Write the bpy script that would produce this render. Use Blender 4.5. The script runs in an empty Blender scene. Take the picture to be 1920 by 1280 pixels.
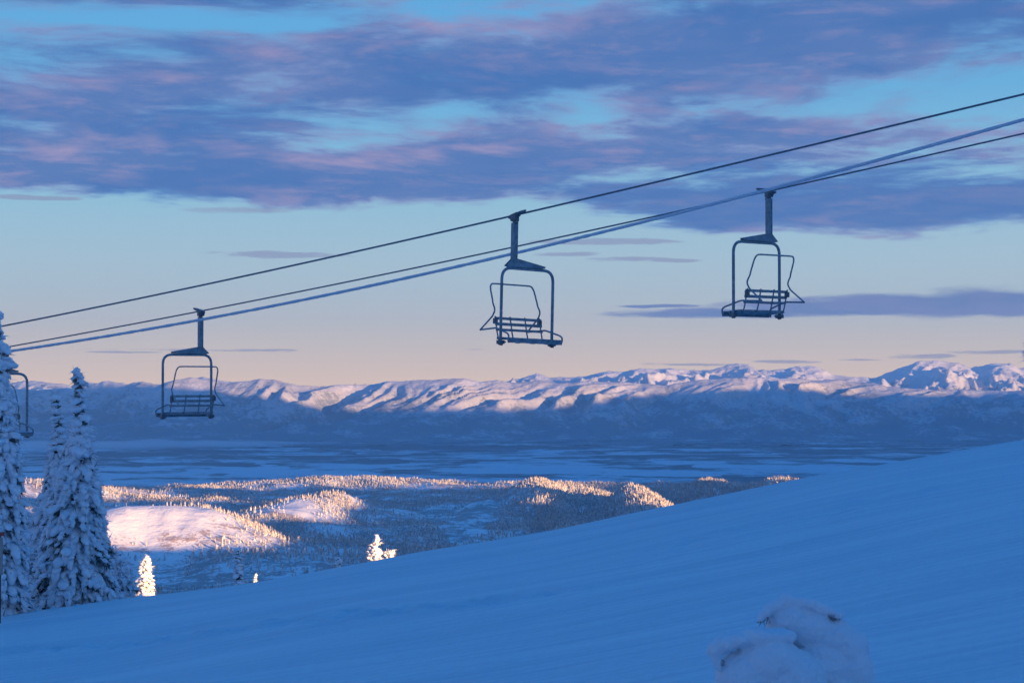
import bpy, bmesh, math, random
import numpy as np
from mathutils import Vector, Matrix

sc = bpy.context.scene
COL = sc.collection
PI = math.pi
R = math.radians

# ------------------------------------------------------------------ camera
F = 3600.0            # focal length in photo pixels (1920 wide)
EYE_Y = 715.0         # photo row of the eye level
cd = bpy.data.cameras.new('camera')
cam = bpy.data.objects.new('camera', cd)
COL.objects.link(cam)
cd.sensor_width = 36.0
cd.lens = 36.0 * F / 1920.0
cd.clip_start = 0.1
cd.clip_end = 200000.0
cam.location = (0, 0, 0)
cam.rotation_euler = (R(90) + math.atan((EYE_Y - 640.0) / F), 0, 0)
sc.camera = cam
sc.view_settings.view_transform = 'Standard'
sc.view_settings.look = 'None'
sc.view_settings.exposure = 1.4
sc.view_settings.gamma = 1.0
sc.render.engine = 'CYCLES'
sc.cycles.use_denoising = True
sc.cycles.volume_bounces = 2
sc.cycles.max_bounces = 6
sc.cycles.diffuse_bounces = 3

# ------------------------------------------------------------------ sun
SUN_EL = R(3.0)
SUN_AZ = R(40.0)      # behind the camera and to its right
TO_SUN = Vector((math.sin(SUN_AZ) * math.cos(SUN_EL), -math.cos(SUN_AZ) * math.cos(SUN_EL), math.sin(SUN_EL)))
sl = bpy.data.lights.new('sun', 'SUN')
sl.energy = 5.0
sl.angle = R(0.3)
sl.color = (1.0, 0.585, 0.27)
so = bpy.data.objects.new('sun', sl)
COL.objects.link(so)
so.rotation_euler = TO_SUN.to_track_quat('Z', 'Y').to_euler()

# ------------------------------------------------------------------ node helpers
class NT:
    def __init__(s, tree):
        s.t = tree
        s.t.nodes.clear()
    def new(s, typ, **kw):
        n = s.t.nodes.new(typ)
        for k, v in kw.items():
            setattr(n, k, v)
        return n
    def put(s, sock, v):
        if v is None:
            return
        if isinstance(v, bpy.types.NodeSocket):
            s.t.links.new(v, sock)
        elif isinstance(v, (tuple, list)) and len(v) == 3 and sock.type == 'RGBA':
            sock.default_value = (*v, 1.0)
        else:
            sock.default_value = v
    def m(s, op, a, b=None, c=None, clamp=False):
        n = s.new('ShaderNodeMath', operation=op)
        n.use_clamp = clamp
        s.put(n.inputs[0], a); s.put(n.inputs[1], b); s.put(n.inputs[2], c)
        return n.outputs[0]
    def vm(s, op, a, b=None, scale=None):
        n = s.new('ShaderNodeVectorMath', operation=op)
        s.put(n.inputs[0], a); s.put(n.inputs[1], b)
        if scale is not None:
            s.put(n.inputs['Scale'], scale)
        return n.outputs[0]
    def sep(s, v):
        n = s.new('ShaderNodeSeparateXYZ'); s.put(n.inputs[0], v)
        return n.outputs
    def comb(s, x, y, z):
        n = s.new('ShaderNodeCombineXYZ')
        s.put(n.inputs[0], x); s.put(n.inputs[1], y); s.put(n.inputs[2], z)
        return n.outputs[0]
    def noise(s, vec, scale, detail=4, rough=0.5, dist=0.0, col=False, lac=2.0):
        n = s.new('ShaderNodeTexNoise')
        s.put(n.inputs['Vector'], vec)
        n.inputs['Scale'].default_value = scale
        n.inputs['Detail'].default_value = detail
        n.inputs['Roughness'].default_value = rough
        n.inputs['Distortion'].default_value = dist
        n.inputs['Lacunarity'].default_value = lac
        return n.outputs['Color' if col else 'Fac']
    def ss(s, v, a, b, lo=0.0, hi=1.0):
        n = s.new('ShaderNodeMapRange', interpolation_type='SMOOTHSTEP')
        s.put(n.inputs[0], v); s.put(n.inputs[1], a); s.put(n.inputs[2], b)
        s.put(n.inputs[3], lo); s.put(n.inputs[4], hi)
        return n.outputs[0]
    def lin(s, v, a, b, lo=0.0, hi=1.0):
        n = s.new('ShaderNodeMapRange')
        s.put(n.inputs[0], v); s.put(n.inputs[1], a); s.put(n.inputs[2], b)
        s.put(n.inputs[3], lo); s.put(n.inputs[4], hi)
        return n.outputs[0]
    def mix(s, f, a, b, blend='MIX'):
        n = s.new('ShaderNodeMix', data_type='RGBA', blend_type=blend)
        s.put(n.inputs[0], f); s.put(n.inputs[6], a); s.put(n.inputs[7], b)
        return n.outputs[2]
    def ramp(s, v, stops, interp='LINEAR'):
        n = s.new('ShaderNodeValToRGB')
        cr = n.color_ramp
        cr.interpolation = interp
        while len(cr.elements) < len(stops):
            cr.elements.new(0.5)
        for e, (p, c) in zip(cr.elements, stops):
            e.position = p; e.color = (*c, 1.0)
        s.put(n.inputs[0], v)
        return n.outputs[0]
    def bump(s, h, strength, dist):
        n = s.new('ShaderNodeBump')
        n.inputs['Strength'].default_value = strength
        n.inputs['Distance'].default_value = dist
        s.put(n.inputs['Height'], h)
        return n.outputs[0]
    def principled(s, col, rough=0.7, normal=None, metal=0.0, spec=0.3, sss=0.0):
        b = s.new('ShaderNodeBsdfPrincipled')
        s.put(b.inputs['Base Color'], col)
        s.put(b.inputs['Roughness'], rough)
        b.inputs['Metallic'].default_value = metal
        b.inputs['Specular IOR Level'].default_value = spec
        s.put(b.inputs['Normal'], normal)
        o = s.new('ShaderNodeOutputMaterial')
        s.t.links.new(b.outputs[0], o.inputs['Surface'])
        return b
    def pos(s):
        return s.new('ShaderNodeNewGeometry').outputs['Position']
    def nrm(s):
        return s.new('ShaderNodeNewGeometry').outputs['Normal']
    def obj(s):
        return s.new('ShaderNodeTexCoord').outputs['Object']

def material(name):
    m = bpy.data.materials.new(name)
    m.use_nodes = True
    return m, NT(m.node_tree)

# ------------------------------------------------------------------ sky
w = bpy.data.worlds.new('World')
sc.world = w
w.use_nodes = True
n = NT(w.node_tree)
d = n.new('ShaderNodeTexCoord').outputs['Generated']
X_, Y_, Z_ = n.sep(d)
el = n.m('MAXIMUM', Z_, 0.0)
az = n.m('ARCTAN2', X_, Y_)
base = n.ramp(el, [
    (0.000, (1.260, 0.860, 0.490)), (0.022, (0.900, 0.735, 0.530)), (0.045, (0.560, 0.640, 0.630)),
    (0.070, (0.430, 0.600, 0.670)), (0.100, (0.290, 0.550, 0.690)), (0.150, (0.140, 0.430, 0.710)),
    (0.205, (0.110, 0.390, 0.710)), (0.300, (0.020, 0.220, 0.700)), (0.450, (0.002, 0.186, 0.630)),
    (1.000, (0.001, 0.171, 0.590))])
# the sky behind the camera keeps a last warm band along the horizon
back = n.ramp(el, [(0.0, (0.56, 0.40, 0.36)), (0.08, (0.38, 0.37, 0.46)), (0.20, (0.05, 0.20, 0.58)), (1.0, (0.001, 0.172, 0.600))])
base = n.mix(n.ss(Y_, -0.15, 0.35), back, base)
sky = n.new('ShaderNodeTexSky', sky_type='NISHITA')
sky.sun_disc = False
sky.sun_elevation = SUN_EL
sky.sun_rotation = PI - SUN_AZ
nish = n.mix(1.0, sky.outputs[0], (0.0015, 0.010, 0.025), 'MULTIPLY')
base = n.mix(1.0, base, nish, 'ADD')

def projected(elv):
    k = n.m('ADD', elv, 0.085)
    return n.comb(n.m('DIVIDE', X_, k), n.m('DIVIDE', Y_, k), 0.37)

P = projected(el)
wc = n.vm('SUBTRACT', n.noise(P, 0.8, 2, 0.5, col=True), (0.5, 0.5, 0.5))
warp = n.vm('SCALE', wc, scale=0.7)
P1 = n.vm('ADD', P, warp)
P2 = n.vm('ADD', projected(n.m('ADD', el, 0.0075)), warp)
def deck(p):
    a = n.noise(p, 1.2, 3, 0.5)
    b = n.noise(p, 4.2, 9, 0.64)
    c_ = n.noise(n.vm('MULTIPLY', p, (0.8, 1.2, 1.0)), 6.5, 6, 0.6)
    return n.m('ADD', n.m('ADD', n.m('MULTIPLY', a, 0.30), n.m('MULTIPLY', b, 0.48)), n.m('MULTIPLY', c_, 0.22))
def blob(a0, e0, aw, ew):
    u = n.m('DIVIDE', n.m('SUBTRACT', az, a0), aw)
    v = n.m('DIVIDE', n.m('SUBTRACT', el, e0), ew)
    r = n.m('ADD', n.m('MULTIPLY', u, u), n.m('MULTIPLY', v, v))
    return n.m('EXPONENT', n.m('MULTIPLY', r, -1.0))
def px(x, y, wx, wy):
    return ((x - 960) / F, (EYE_Y - y) / F, wx / F, wy / F)
rag = n.noise(n.comb(n.m('MULTIPLY', az, 9.0), n.m('MULTIPLY', el, 30.0), 8.3), 1.0, 4, 0.6)
el2 = n.m('ADD', el, n.m('ADD', n.m('MULTIPLY', n.m('SUBTRACT', rag, 0.5), 0.045), n.lin(az, 0.0, 0.10, 0.0, 0.018)))
bias = n.lin(el2, 0.080, 0.104, -0.32, 0.062)
hi_el = n.lin(el, 0.24, 0.42, 0.0, -0.40)
bias = n.m('ADD', bias, hi_el)
for amp, args in ((0.13, px(280, 220, 620, 120)), (-0.16, px(150, 297, 330, 8)), (-0.11, px(620, 288, 150, 18)), (-0.10, px(880, 215, 130, 22)), (-0.09, px(480, 58, 380, 12)), (0.10, px(300, 20, 350, 20)), (-0.10, px(1120, 215, 90, 60)), (-0.09, px(1850, 180, 130, 60)), (0.26, px(1560, 398, 640, 58)), (0.20, px(420, 330, 620, 55)),
                  (0.10, px(1250, 260, 330, 55)), (-0.10, px(1500, 220, 300, 32)), (-0.06, px(250, 45, 260, 20)),
                  (0.17, px(1640, 60, 300, 60)), (0.10, px(1300, 130, 300, 50)), (-0.12, px(1150, 335, 300, 22)), (-0.06, px(760, 30, 220, 18)),
                  (-0.13, px(1110, 395, 260, 22)), (-0.10, px(690, 250, 260, 28)), (0.09, px(1050, 110, 260, 70))):
    bias = n.m('ADD', bias, n.m('MULTIPLY', blob(*args), amp))
fib = n.noise(n.comb(n.m('ADD', n.m('MULTIPLY', az, 11.0), n.m('MULTIPLY', el, 14.0)), n.m('MULTIPLY', el, 85.0), 2.6), 1.0, 6, 0.62, 0.4)
bias = n.m('ADD', bias, n.m('MULTIPLY', n.m('SUBTRACT', fib, 0.5), 0.20))
D1 = n.m('ADD', deck(P1), bias)
D2 = n.m('ADD', deck(P2), bias)
mask = n.ss(D1, 0.46, 0.63)
thick = n.ss(D1, 0.53, 0.69)
lit = n.m('MULTIPLY', n.m('SUBTRACT', D1, D2), 5.5, clamp=True)
tint = n.noise(n.comb(n.m('MULTIPLY', az, 5.0), n.m('MULTIPLY', el, 22.0), 1.7), 1.6, 3, 0.5)
dark = n.mix(n.ss(tint, 0.40, 0.62), (0.052, 0.155, 0.440), (0.090, 0.180, 0.455))
thin = n.mix(n.ss(tint, 0.36, 0.60), (0.130, 0.310, 0.600), (0.250, 0.290, 0.540))
ccol = n.mix(thick, thin, dark)
ccol = n.mix(n.m('MULTIPLY', lit, n.lin(tint, 0.38, 0.62, 0.18, 0.90)), ccol, (0.440, 0.335, 0.510))
skyc = n.mix(n.m('MULTIPLY', mask, 0.95), base, ccol)
# a long low bank of cloud on the right, and thin streaks just over the mountains
bn = n.noise(n.comb(n.m('MULTIPLY', az, 16.0), n.m('MULTIPLY', el, 90.0), 4.2), 1.0, 5, 0.55)
bn2 = n.noise(n.comb(n.m('MULTIPLY', az, 30.0), n.m('MULTIPLY', el, 260.0), 7.7), 1.0, 5, 0.6)
def bank(x, y, wx, wy, lo=0.55, hi=0.85):
    return n.ss(n.m('ADD', blob(*px(x, y, wx, wy)), n.m('MULTIPLY', n.m('SUBTRACT', bn2 if wy < 11 else bn, 0.5), 2.0 if wy < 11 else 1.3)), lo, hi)
b1 = n.m('MAXIMUM', bank(1850, 572, 560, 36), bank(1560, 580, 330, 24))
b1 = n.m('MAXIMUM', b1, bank(1360, 588, 300, 15))
b1 = n.m('MAXIMUM', b1, bank(1210, 574, 110, 5))
skyc = n.mix(n.m('MULTIPLY', b1, 0.92), skyc, n.mix(n.ss(bn, 0.42, 0.62), (0.110, 0.180, 0.430), (0.180, 0.215, 0.450)))
b2 = bank(1180, 487, 130, 7)
for args in ((1130, 455, 200, 8), (1060, 478, 90, 6), (420, 657, 260, 5), (250, 661, 110, 3), (1270, 683, 140, 4),
             (1450, 678, 90, 4), (1600, 675, 55, 3), (1840, 661, 150, 5), (1720, 668, 80, 7), (520, 480, 150, 9),
             (900, 655, 90, 3), (1250, 489, 90, 6), (440, 398, 160, 12), (90, 383, 160, 6)):
    b2 = n.m('MAXIMUM', b2, bank(*args))
skyc = n.mix(n.m('MULTIPLY', b2, 0.62), skyc, (0.270, 0.270, 0.420))
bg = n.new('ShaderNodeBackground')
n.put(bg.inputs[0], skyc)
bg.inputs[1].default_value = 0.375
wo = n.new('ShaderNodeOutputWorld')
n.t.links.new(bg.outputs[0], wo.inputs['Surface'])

# ------------------------------------------------------------------ numeric helpers
def _hash(ix, iy, seed):
    h = (ix.astype(np.int64) * 374761393 + iy.astype(np.int64) * 668265263 + seed * 974634211) & 0xffffffff
    h = ((h ^ (h >> 13)) * 1274126177) & 0xffffffff
    h = ((h ^ (h >> 16)) * 2246822519) & 0xffffffff
    return (h ^ (h >> 15)) & 0xffffffff

def perlin(x, y, seed=0):
    x = np.asarray(x, float); y = np.asarray(y, float)
    x0 = np.floor(x); y0 = np.floor(y)
    fx, fy = x - x0, y - y0
    def g(ix, iy, dx, dy):
        a = _hash(ix, iy, seed) / 4294967296.0 * 2 * PI
        return np.cos(a) * dx + np.sin(a) * dy
    u = fx * fx * fx * (fx * (fx * 6 - 15) + 10)
    v = fy * fy * fy * (fy * (fy * 6 - 15) + 10)
    a = g(x0, y0, fx, fy); b = g(x0 + 1, y0, fx - 1, fy)
    c = g(x0, y0 + 1, fx, fy - 1); e = g(x0 + 1, y0 + 1, fx - 1, fy - 1)
    return ((a + (b - a) * u) + ((c + (e - c) * u) - (a + (b - a) * u)) * v) * 1.5

def fbm(x, y, octv=4, seed=0, gain=0.5):
    s = 0.0; a = 1.0; f = 1.0
    for k in range(octv):
        s = s + a * perlin(x * f, y * f, seed + k * 17)
        a *= gain; f *= 2.03
    return s

def ridged(x, y, octv=4, seed=0, gain=0.5):
    s = 0.0; a = 1.0; f = 1.0; t = 0.0
    for k in range(octv):
        r = 1.0 - np.abs(perlin(x * f, y * f, seed + k * 17)) * 1.6
        s = s + a * r * np.abs(r); t += a
        a *= gain; f *= 2.05
    return s / t

def sstep(x, a, b):
    t = np.clip((x - a) / (b - a), 0, 1)
    return t * t * (3 - 2 * t)

def tab(x, pts):
    p = np.array(pts, float)
    return np.interp(x, p[:, 0], p[:, 1])

def link(name, me, mat=None, parent=None):
    o = bpy.data.objects.new(name, me)
    COL.objects.link(o)
    if mat is not None:
        me.materials.append(mat)
    if parent is not None:
        o.parent = parent
    return o

def np_mesh(name, V, Fc, smooth=True):
    """V (n,3); Fc (m,k) with a constant k."""
    V = np.ascontiguousarray(V, dtype=np.float32); Fc = np.ascontiguousarray(Fc, dtype=np.int32)
    me = bpy.data.meshes.new(name)
    me.vertices.add(len(V)); me.vertices.foreach_set('co', V.ravel())
    k = Fc.shape[1]
    me.loops.add(Fc.size); me.loops.foreach_set('vertex_index', Fc.ravel())
    me.polygons.add(len(Fc))
    me.polygons.foreach_set('loop_start', np.arange(0, Fc.size, k, dtype=np.int32))
    me.polygons.foreach_set('loop_total', np.full(len(Fc), k, dtype=np.int32))
    me.polygons.foreach_set('use_smooth', np.full(len(Fc), smooth, dtype=bool))
    me.update(calc_edges=True)
    me.validate()
    return me

def grid_mesh(name, GX, GY, GZ, smooth=True):
    ny, nx = GX.shape
    V = np.stack([GX, GY, GZ], -1).reshape(-1, 3)
    i = np.arange(ny * nx).reshape(ny, nx)
    Fc = np.stack([i[:-1, :-1], i[:-1, 1:], i[1:, 1:], i[1:, :-1]], -1).reshape(-1, 4)
    return np_mesh(name, V, Fc, smooth)

def structure(name, me, mat):
    o = link(name, me, mat)
    o['kind'] = 'structure'
    return o

def tag(o, label, cat, group=None, kind=None):
    o['label'] = label; o['category'] = cat
    if group: o['group'] = group
    if kind: o['kind'] = kind
    return o

def empty(name, loc, rz=0.0):
    o = bpy.data.objects.new(name, None)
    o.empty_display_size = 0.3
    COL.objects.link(o)
    o.location = loc; o.rotation_euler = (0, 0, rz)
    return o

class MB:
    """collects shapes into one mesh"""
    def __init__(s):
        s.v = []; s.f = []
    def add(s, V, Fc):
        b = len(s.v)
        s.v += [tuple(p) for p in V]
        s.f += [tuple(i + b for i in q) for q in Fc]
    def box(s, c, size, rot=None):
        hx, hy, hz = [q / 2 for q in size]
        V = [Vector((x, y, z)) for x in (-hx, hx) for y in (-hy, hy) for z in (-hz, hz)]
        if rot is not None:
            V = [rot @ p for p in V]
        V = [p + Vector(c) for p in V]
        s.add(V, [(0, 1, 3, 2), (4, 6, 7, 5), (0, 4, 5, 1), (2, 3, 7, 6), (0, 2, 6, 4), (1, 5, 7, 3)])
    def tube(s, pts, r, nseg=10, caps=True):
        pts = [Vector(p) for p in pts]
        rr = r if isinstance(r, (list, tuple)) else [r] * len(pts)
        rings = []
        up = None
        for i, p in enumerate(pts):
            t = (pts[min(i + 1, len(pts) - 1)] - pts[max(i - 1, 0)]).normalized()
            if up is None:
                up = t.orthogonal().normalized()
            else:
                up = (up - t * up.dot(t)).normalized()
            sd = t.cross(up)
            rings.append([p + (up * math.cos(2 * PI * k / nseg) + sd * math.sin(2 * PI * k / nseg)) * rr[i] for k in range(nseg)])
        V = [q for ring in rings for q in ring]
        Fc = []
        for i in range(len(rings) - 1):
            for k in range(nseg):
                a = i * nseg + k; b = i * nseg + (k + 1) % nseg
                Fc.append((a, b, b + nseg, a + nseg))
        if caps:
            Fc.append(tuple(range(nseg - 1, -1, -1)))
            Fc.append(tuple((len(rings) - 1) * nseg + k for k in range(nseg)))
        s.add(V, Fc)
    def prism(s, poly, d0, d1):
        """poly in (x,z), extruded in y"""
        k = len(poly)
        V = [(x, d0, z) for x, z in poly] + [(x, d1, z) for x, z in poly]
        Fc = [tuple(range(k)), tuple(range(2 * k - 1, k - 1, -1))]
        Fc += [(i, i + k, (i + 1) % k + k, (i + 1) % k) for i in range(k)]
        s.add(V, Fc)
    def build(s, name, mat, parent=None, smooth=True, bevel=0.0):
        me = bpy.data.meshes.new(name)
        me.from_pydata(s.v, [], s.f)
        bm = bmesh.new(); bm.from_mesh(me)
        bmesh.ops.recalc_face_normals(bm, faces=bm.faces)
        if bevel > 0:
            bmesh.ops.bevel(bm, geom=[e for e in bm.edges], offset=bevel, segments=2, affect='EDGES')
        bm.to_mesh(me); bm.free()
        if smooth:
            for p in me.polygons: p.use_smooth = True
            me.set_sharp_from_angle(angle=R(40))
        return link(name, me, mat, parent)

def rounded(pts, r, seg=6):
    """polyline with rounded corners"""
    pts = [Vector(p) for p in pts]
    out = [pts[0]]
    for i in range(1, len(pts) - 1):
        a, b, c = pts[i - 1], pts[i], pts[i + 1]
        l = min(r, (a - b).length * 0.48, (c - b).length * 0.48)
        p0 = b + (a - b).normalized() * l; p1 = b + (c - b).normalized() * l
        for k in range(seg + 1):
            t = k / seg
            out.append(p0 * (1 - t) ** 2 + b * 2 * t * (1 - t) + p1 * t * t)
    out.append(pts[-1])
    return out

# ------------------------------------------------------------------ terrain shapes (metres, eye at z = 0)
SA, CA = math.sin(SUN_AZ), math.cos(SUN_AZ)
TE = math.tan(SUN_EL)
def su(X, Y):   # s runs with the light, u across it
    return CA * Y - SA * X, CA * X + SA * Y
def xy(s_, u_):
    return CA * u_ - SA * s_, SA * u_ + CA * s_

C_T = [(-60, -7.2), (-24, -3.25), (-13.6, -2.03), (-6.5, -1.15), (0, 0), (7.4, 1.57), (13.6, 2.66), (24, 4.4), (120, 18.5), (250, 33)]
_cx = np.linspace(-400, 400, 1601)
_cz = tab(_cx, C_T)
_k = np.exp(-np.linspace(-2, 2, 13) ** 2); _k /= _k.sum()
_cz = np.convolve(np.pad(_cz, 6, mode='edge'), _k, 'valid')

def slope_z(X, Y, fine=False):
    X = np.asarray(X, float); Y = np.asarray(Y, float)
    z = -2.5 + np.interp(X, _cx, _cz) - 0.03 * Y
    q = np.maximum(0, Y - 45)
    z = z - np.where(q < 70, 0.004 * q * q, 0.004 * 4900 + 0.56 * (q - 70))
    s_, u_ = su(X, Y)
    z = z + 7.0 * np.exp(-((s_ + 150) / 60.0) ** 2) * (1 - sstep(u_, 66, 95))
    z = z - 0.35 * np.maximum(0, -s_ - 190)
    uu = np.maximum(0, u_ - 72)
    z = z - np.where(uu < 25, 0.022 * uu * uu, 13.75 + 1.1 * (uu - 25)) * sstep(-s_, -60, 20)
    z = z + 0.10 * fbm(X / 9, Y / 9, 2, 5) * sstep(np.hypot(X, Y), 8, 30)
    if fine:
        # groomed ribs and a line of lumps trodden across the piste
        g = X * 0.17 + Y
        z = z + 0.008 * fbm(X / 9.0, (Y + 0.1 * X) / 0.55, 2, 21) + 0.009 * fbm(X / 1.6, Y / 0.8, 2, 31)
        yt = 29.6 - 0.79 * X + 0.8 * perlin(X / 6.0, X * 0, 77)
        m_ = np.exp(-((Y - yt) / 0.7) ** 2) * sstep(X, -12, -9) * (1 - sstep(X, -0.5, 3.0))
        z = z + m_ * (0.13 * np.maximum(-0.3, fbm(X / 0.40, Y / 0.50, 2, 91)))
        yt2 = 33.0 + 0.25 * X
        m2 = np.exp(-((Y - yt2) / 2.6) ** 2) * sstep(X, 1.0, 3) * (1 - sstep(X, 7.0, 9.0))
        z = z + m2 * 0.06 * fbm(X / 0.9, Y / 0.9, 3, 55)
    return z

def hill_z(X, Y):
    X = np.asarray(X, float); Y = np.asarray(Y, float)
    z = tab(Y, [(150, -36), (350, -60), (600, -87), (940, -116), (1300, -155), (1600, -181), (1900, -194), (2080, -194), (2500, -206), (3000, -222),
                (4000, -250), (4600, -262), (5000, -278), (5500, -312), (7000, -525), (9000, -705), (20000, -705)])
    xs = 960 + F * X / np.maximum(Y, 300)
    z = z - sstep(-xs, -420, 100) * 26 * sstep(Y, 3500, 5000)
    base_z, z = z, 0.0
    def hump(x, Yc, h, wx, wy, e=1.0):
        xc = (x - 960) / F * Yc
        return (h * np.exp(-(np.abs((X - xc) / wx) ** 2 + np.abs((Y - Yc) / wy) ** 2) ** e)) ** 4
    z = z + hump(300, 2240, 44, 120, 150, 1.0) + hump(230, 2200, 38, 70, 130) + hump(370, 2290, 36, 90, 140)
    z = z + hump(420, 2450, 20, 110, 160)
    z = z + hump(570, 2960, 42, 90, 190) + hump(630, 3080, 47, 70, 170) + hump(520, 2860, 33, 90, 170)
    z = z + hump(450, 2750, 26, 150, 190)
    z = z + hump(1005, 3560, 53, 75, 260)
    z = z + hump(1100, 3640, 40, 110, 280)
    z = z + hump(915, 3450, 22, 50, 200)
    z = z + hump(1195, 3260, 49, 60, 220)
    z = z + hump(1330, 3600, 50, 90, 260)
    z = z + hump(1450, 3400, 56, 90, 260)
    z = z + hump(1600, 3300, 60, 170, 260)
    z = z + hump(50, 4200, 34, 130, 300)
    z = z + hump(190, 4300, 18, 60, 200)
    z = z + hump(640, 4950, 22, 420, 260) + hump(900, 4900, 18, 300, 260)
    z = base_z + z ** 0.25
    a = sstep(Y, 500, 1500)
    z = z + a * (11 * fbm(X / 420, Y / 520, 3, 3) + 7.0 * fbm(X / 110, Y / 150, 4, 8))
    return z

FR_T = [(-400, 730), (0, 730), (60, 730), (150, 727), (165, 720), (192, 713), (225, 720), (240, 721), (270, 715), (300, 720), (330, 713), (360, 707),
        (400, 712), (430, 719), (470, 713), (490, 709), (520, 713), (560, 722), (600, 724), (640, 721), (700, 720), (740, 713), (800, 712), (870, 709),
        (900, 715), (930, 713), (960, 717), (1000, 714), (1050, 718), (1100, 713), (1140, 716), (1200, 718), (1250, 722), (1300, 713), (1380, 707),
        (1440, 707), (1520, 711), (1580, 713), (1640, 717), (1660, 723), (1700, 728), (1760, 730), (1920, 733), (2300, 735)]
def front_z(X, Y):
    xs = 960 + F * X / 26000.0
    zc = (EYE_Y - tab(xs, FR_T)) * 26000 / F
    zc = zc + 14 * fbm(X / 330, X * 0, 3, 41)
    Yc = 26000 + 500 * fbm(X / 2600, X * 0, 2, 12)
    dd = Yc - Y
    t = np.clip(dd / 3100, 0, 1)
    z = zc + (-700 - zc) * (1 - (1 - t) ** 1.7)
    Xs = X + 0.45 * dd + 380 * fbm(X / 1700, Y / 1700, 3, 62)
    sp = 1 - np.abs(perlin(Xs / 620, dd / 5200 + 3.1, 19)) * 2.0
    sp2 = 1 - np.abs(perlin(Xs / 270 + 0.35 * dd / 400, dd / 2600, 29)) * 2.0
    A = np.clip(t * 5, 0, 1) * (1 - t) ** 1.3
    z = z + A * (190 * (sp - 0.45) * (1 + 0.9 * perlin(X / 1900, Y / 2500, 68)) + 70 * (sp2 - 0.4) * (1 + 0.9 * perlin(X / 900, Y / 900, 69))) + np.clip(t * 6, 0.15, 1) * (1 - 0.7 * t) * (34 * fbm(X / 300, Y / 300, 3, 33) + 30 * (ridged(Xs / 210, dd / 520, 4, 37) - 0.4) + 20 * (ridged(Xs / 105, dd / 300, 3, 39) - 0.4))
    z = np.where(dd < 0, zc + 0.30 * dd + 30 * fbm(X / 300, Y / 300, 3, 34) * np.clip(-dd / 600, 0, 1), z)
    return np.maximum(z, -712)

FA_T = [(-300, 716), (0, 719), (50, 713), (100, 717), (140, 722), (200, 714), (260, 724), (330, 716), (380, 706), (430, 716), (480, 716), (560, 726), (700, 726),
        (860, 724), (930, 717), (985, 707), (1005, 699), (1030, 707), (1080, 707), (1140, 696), (1170, 694), (1200, 692), (1260, 689), (1300, 694),
        (1340, 692), (1385, 679), (1405, 681), (1422, 694), (1470, 692), (1500, 684), (1530, 687), (1560, 701), (1600, 707), (1640, 708),
        (1680, 691), (1720, 677), (1760, 675), (1800, 680), (1822, 690), (1850, 681), (1890, 681), (1905, 691), (1925, 685), (1990, 690), (2300, 710)]
def far_z(X, Y):
    xs = 960 + F * X / 40000.0
    zc = (EYE_Y - tab(xs, FA_T)) * 40000 / F
    zc = zc + 16 * fbm(X / 420, X * 0, 4, 141)
    Yc = 40000 + 600 * fbm(X / 3000, X * 0, 2, 112)
    dd = Yc - Y
    t = np.clip(dd / 6500, 0, 1)
    z = zc + (-700 - zc) * (1 - (1 - t) ** 1.7)
    Xs = X + 0.35 * dd + 250 * fbm(X / 1500, Y / 1500, 2, 162)
    sp = ridged(Xs / 1300, dd / 6000 + 1.7, 2, 119)
    rg = ridged(X / 950, Y / 1300, 5, 133, 0.58)
    A = np.clip(t * 4, 0.0, 1) * (1 - t)
    z = z + A * (480 * (sp - 0.55) + 360 * (rg - 0.45)) + (60 * fbm(X / 260, Y / 260, 4, 171) + 130 * (ridged(Xs / 420, dd / 900, 4, 177) - 0.4)) * np.clip(t * 6, 0.05, 1)
    z = z + 46 * (ridged(X / 560, Y / 800, 4, 187, 0.55) - 0.5) * (1 - t)
    z = np.where(dd < 0, zc + 0.45 * dd + 46 * (ridged(X / 560, Y / 800, 4, 187, 0.55) - 0.5), z)
    return np.maximum(z, -705)

# ------------------------------------------------------------------ surface materials
def snow_mat(name, bump_scale=2.0, strength=0.25, dist=0.05, col=(0.80, 0.83, 0.86)):
    m, q = material(name)
    p = q.obj()
    h = q.m('ADD', q.noise(p, bump_scale, 5, 0.6), q.m('MULTIPLY', q.noise(p, bump_scale * 9, 3, 0.6), 0.25))
    c = q.mix(q.noise(p, bump_scale * 0.6, 3, 0.5), (col[0] * 0.93, col[1] * 0.93, col[2] * 0.95), col)
    q.principled(c, 0.75, q.bump(h, strength, dist), spec=0.15)
    return m

m, q = material('piste_snow')
p = q.pos()
x, y, z = q.sep(p)
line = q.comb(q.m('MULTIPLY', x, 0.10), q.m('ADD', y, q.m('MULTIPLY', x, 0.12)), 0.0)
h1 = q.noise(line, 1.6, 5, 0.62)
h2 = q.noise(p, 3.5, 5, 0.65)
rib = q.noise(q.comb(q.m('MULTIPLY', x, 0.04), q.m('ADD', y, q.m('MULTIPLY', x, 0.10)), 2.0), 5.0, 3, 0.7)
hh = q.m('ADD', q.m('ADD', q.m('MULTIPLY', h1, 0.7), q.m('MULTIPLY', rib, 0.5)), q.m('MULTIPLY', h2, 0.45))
groove_shade = q.m('ADD', q.m('MULTIPLY', rib, 0.40), q.m('ADD', q.m('MULTIPLY', q.noise(line, 0.55, 5, 0.6), 0.35), q.m('MULTIPLY', q.noise(p, 9.0, 4, 0.7), 0.25)))  # shading of the groomed grooves put into the snow colour, with random grain
c = q.mix(q.ss(groove_shade, 0.40, 0.60), (0.585, 0.625, 0.675), (0.725, 0.745, 0.765))
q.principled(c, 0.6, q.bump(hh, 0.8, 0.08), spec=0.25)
M_PISTE = m

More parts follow.
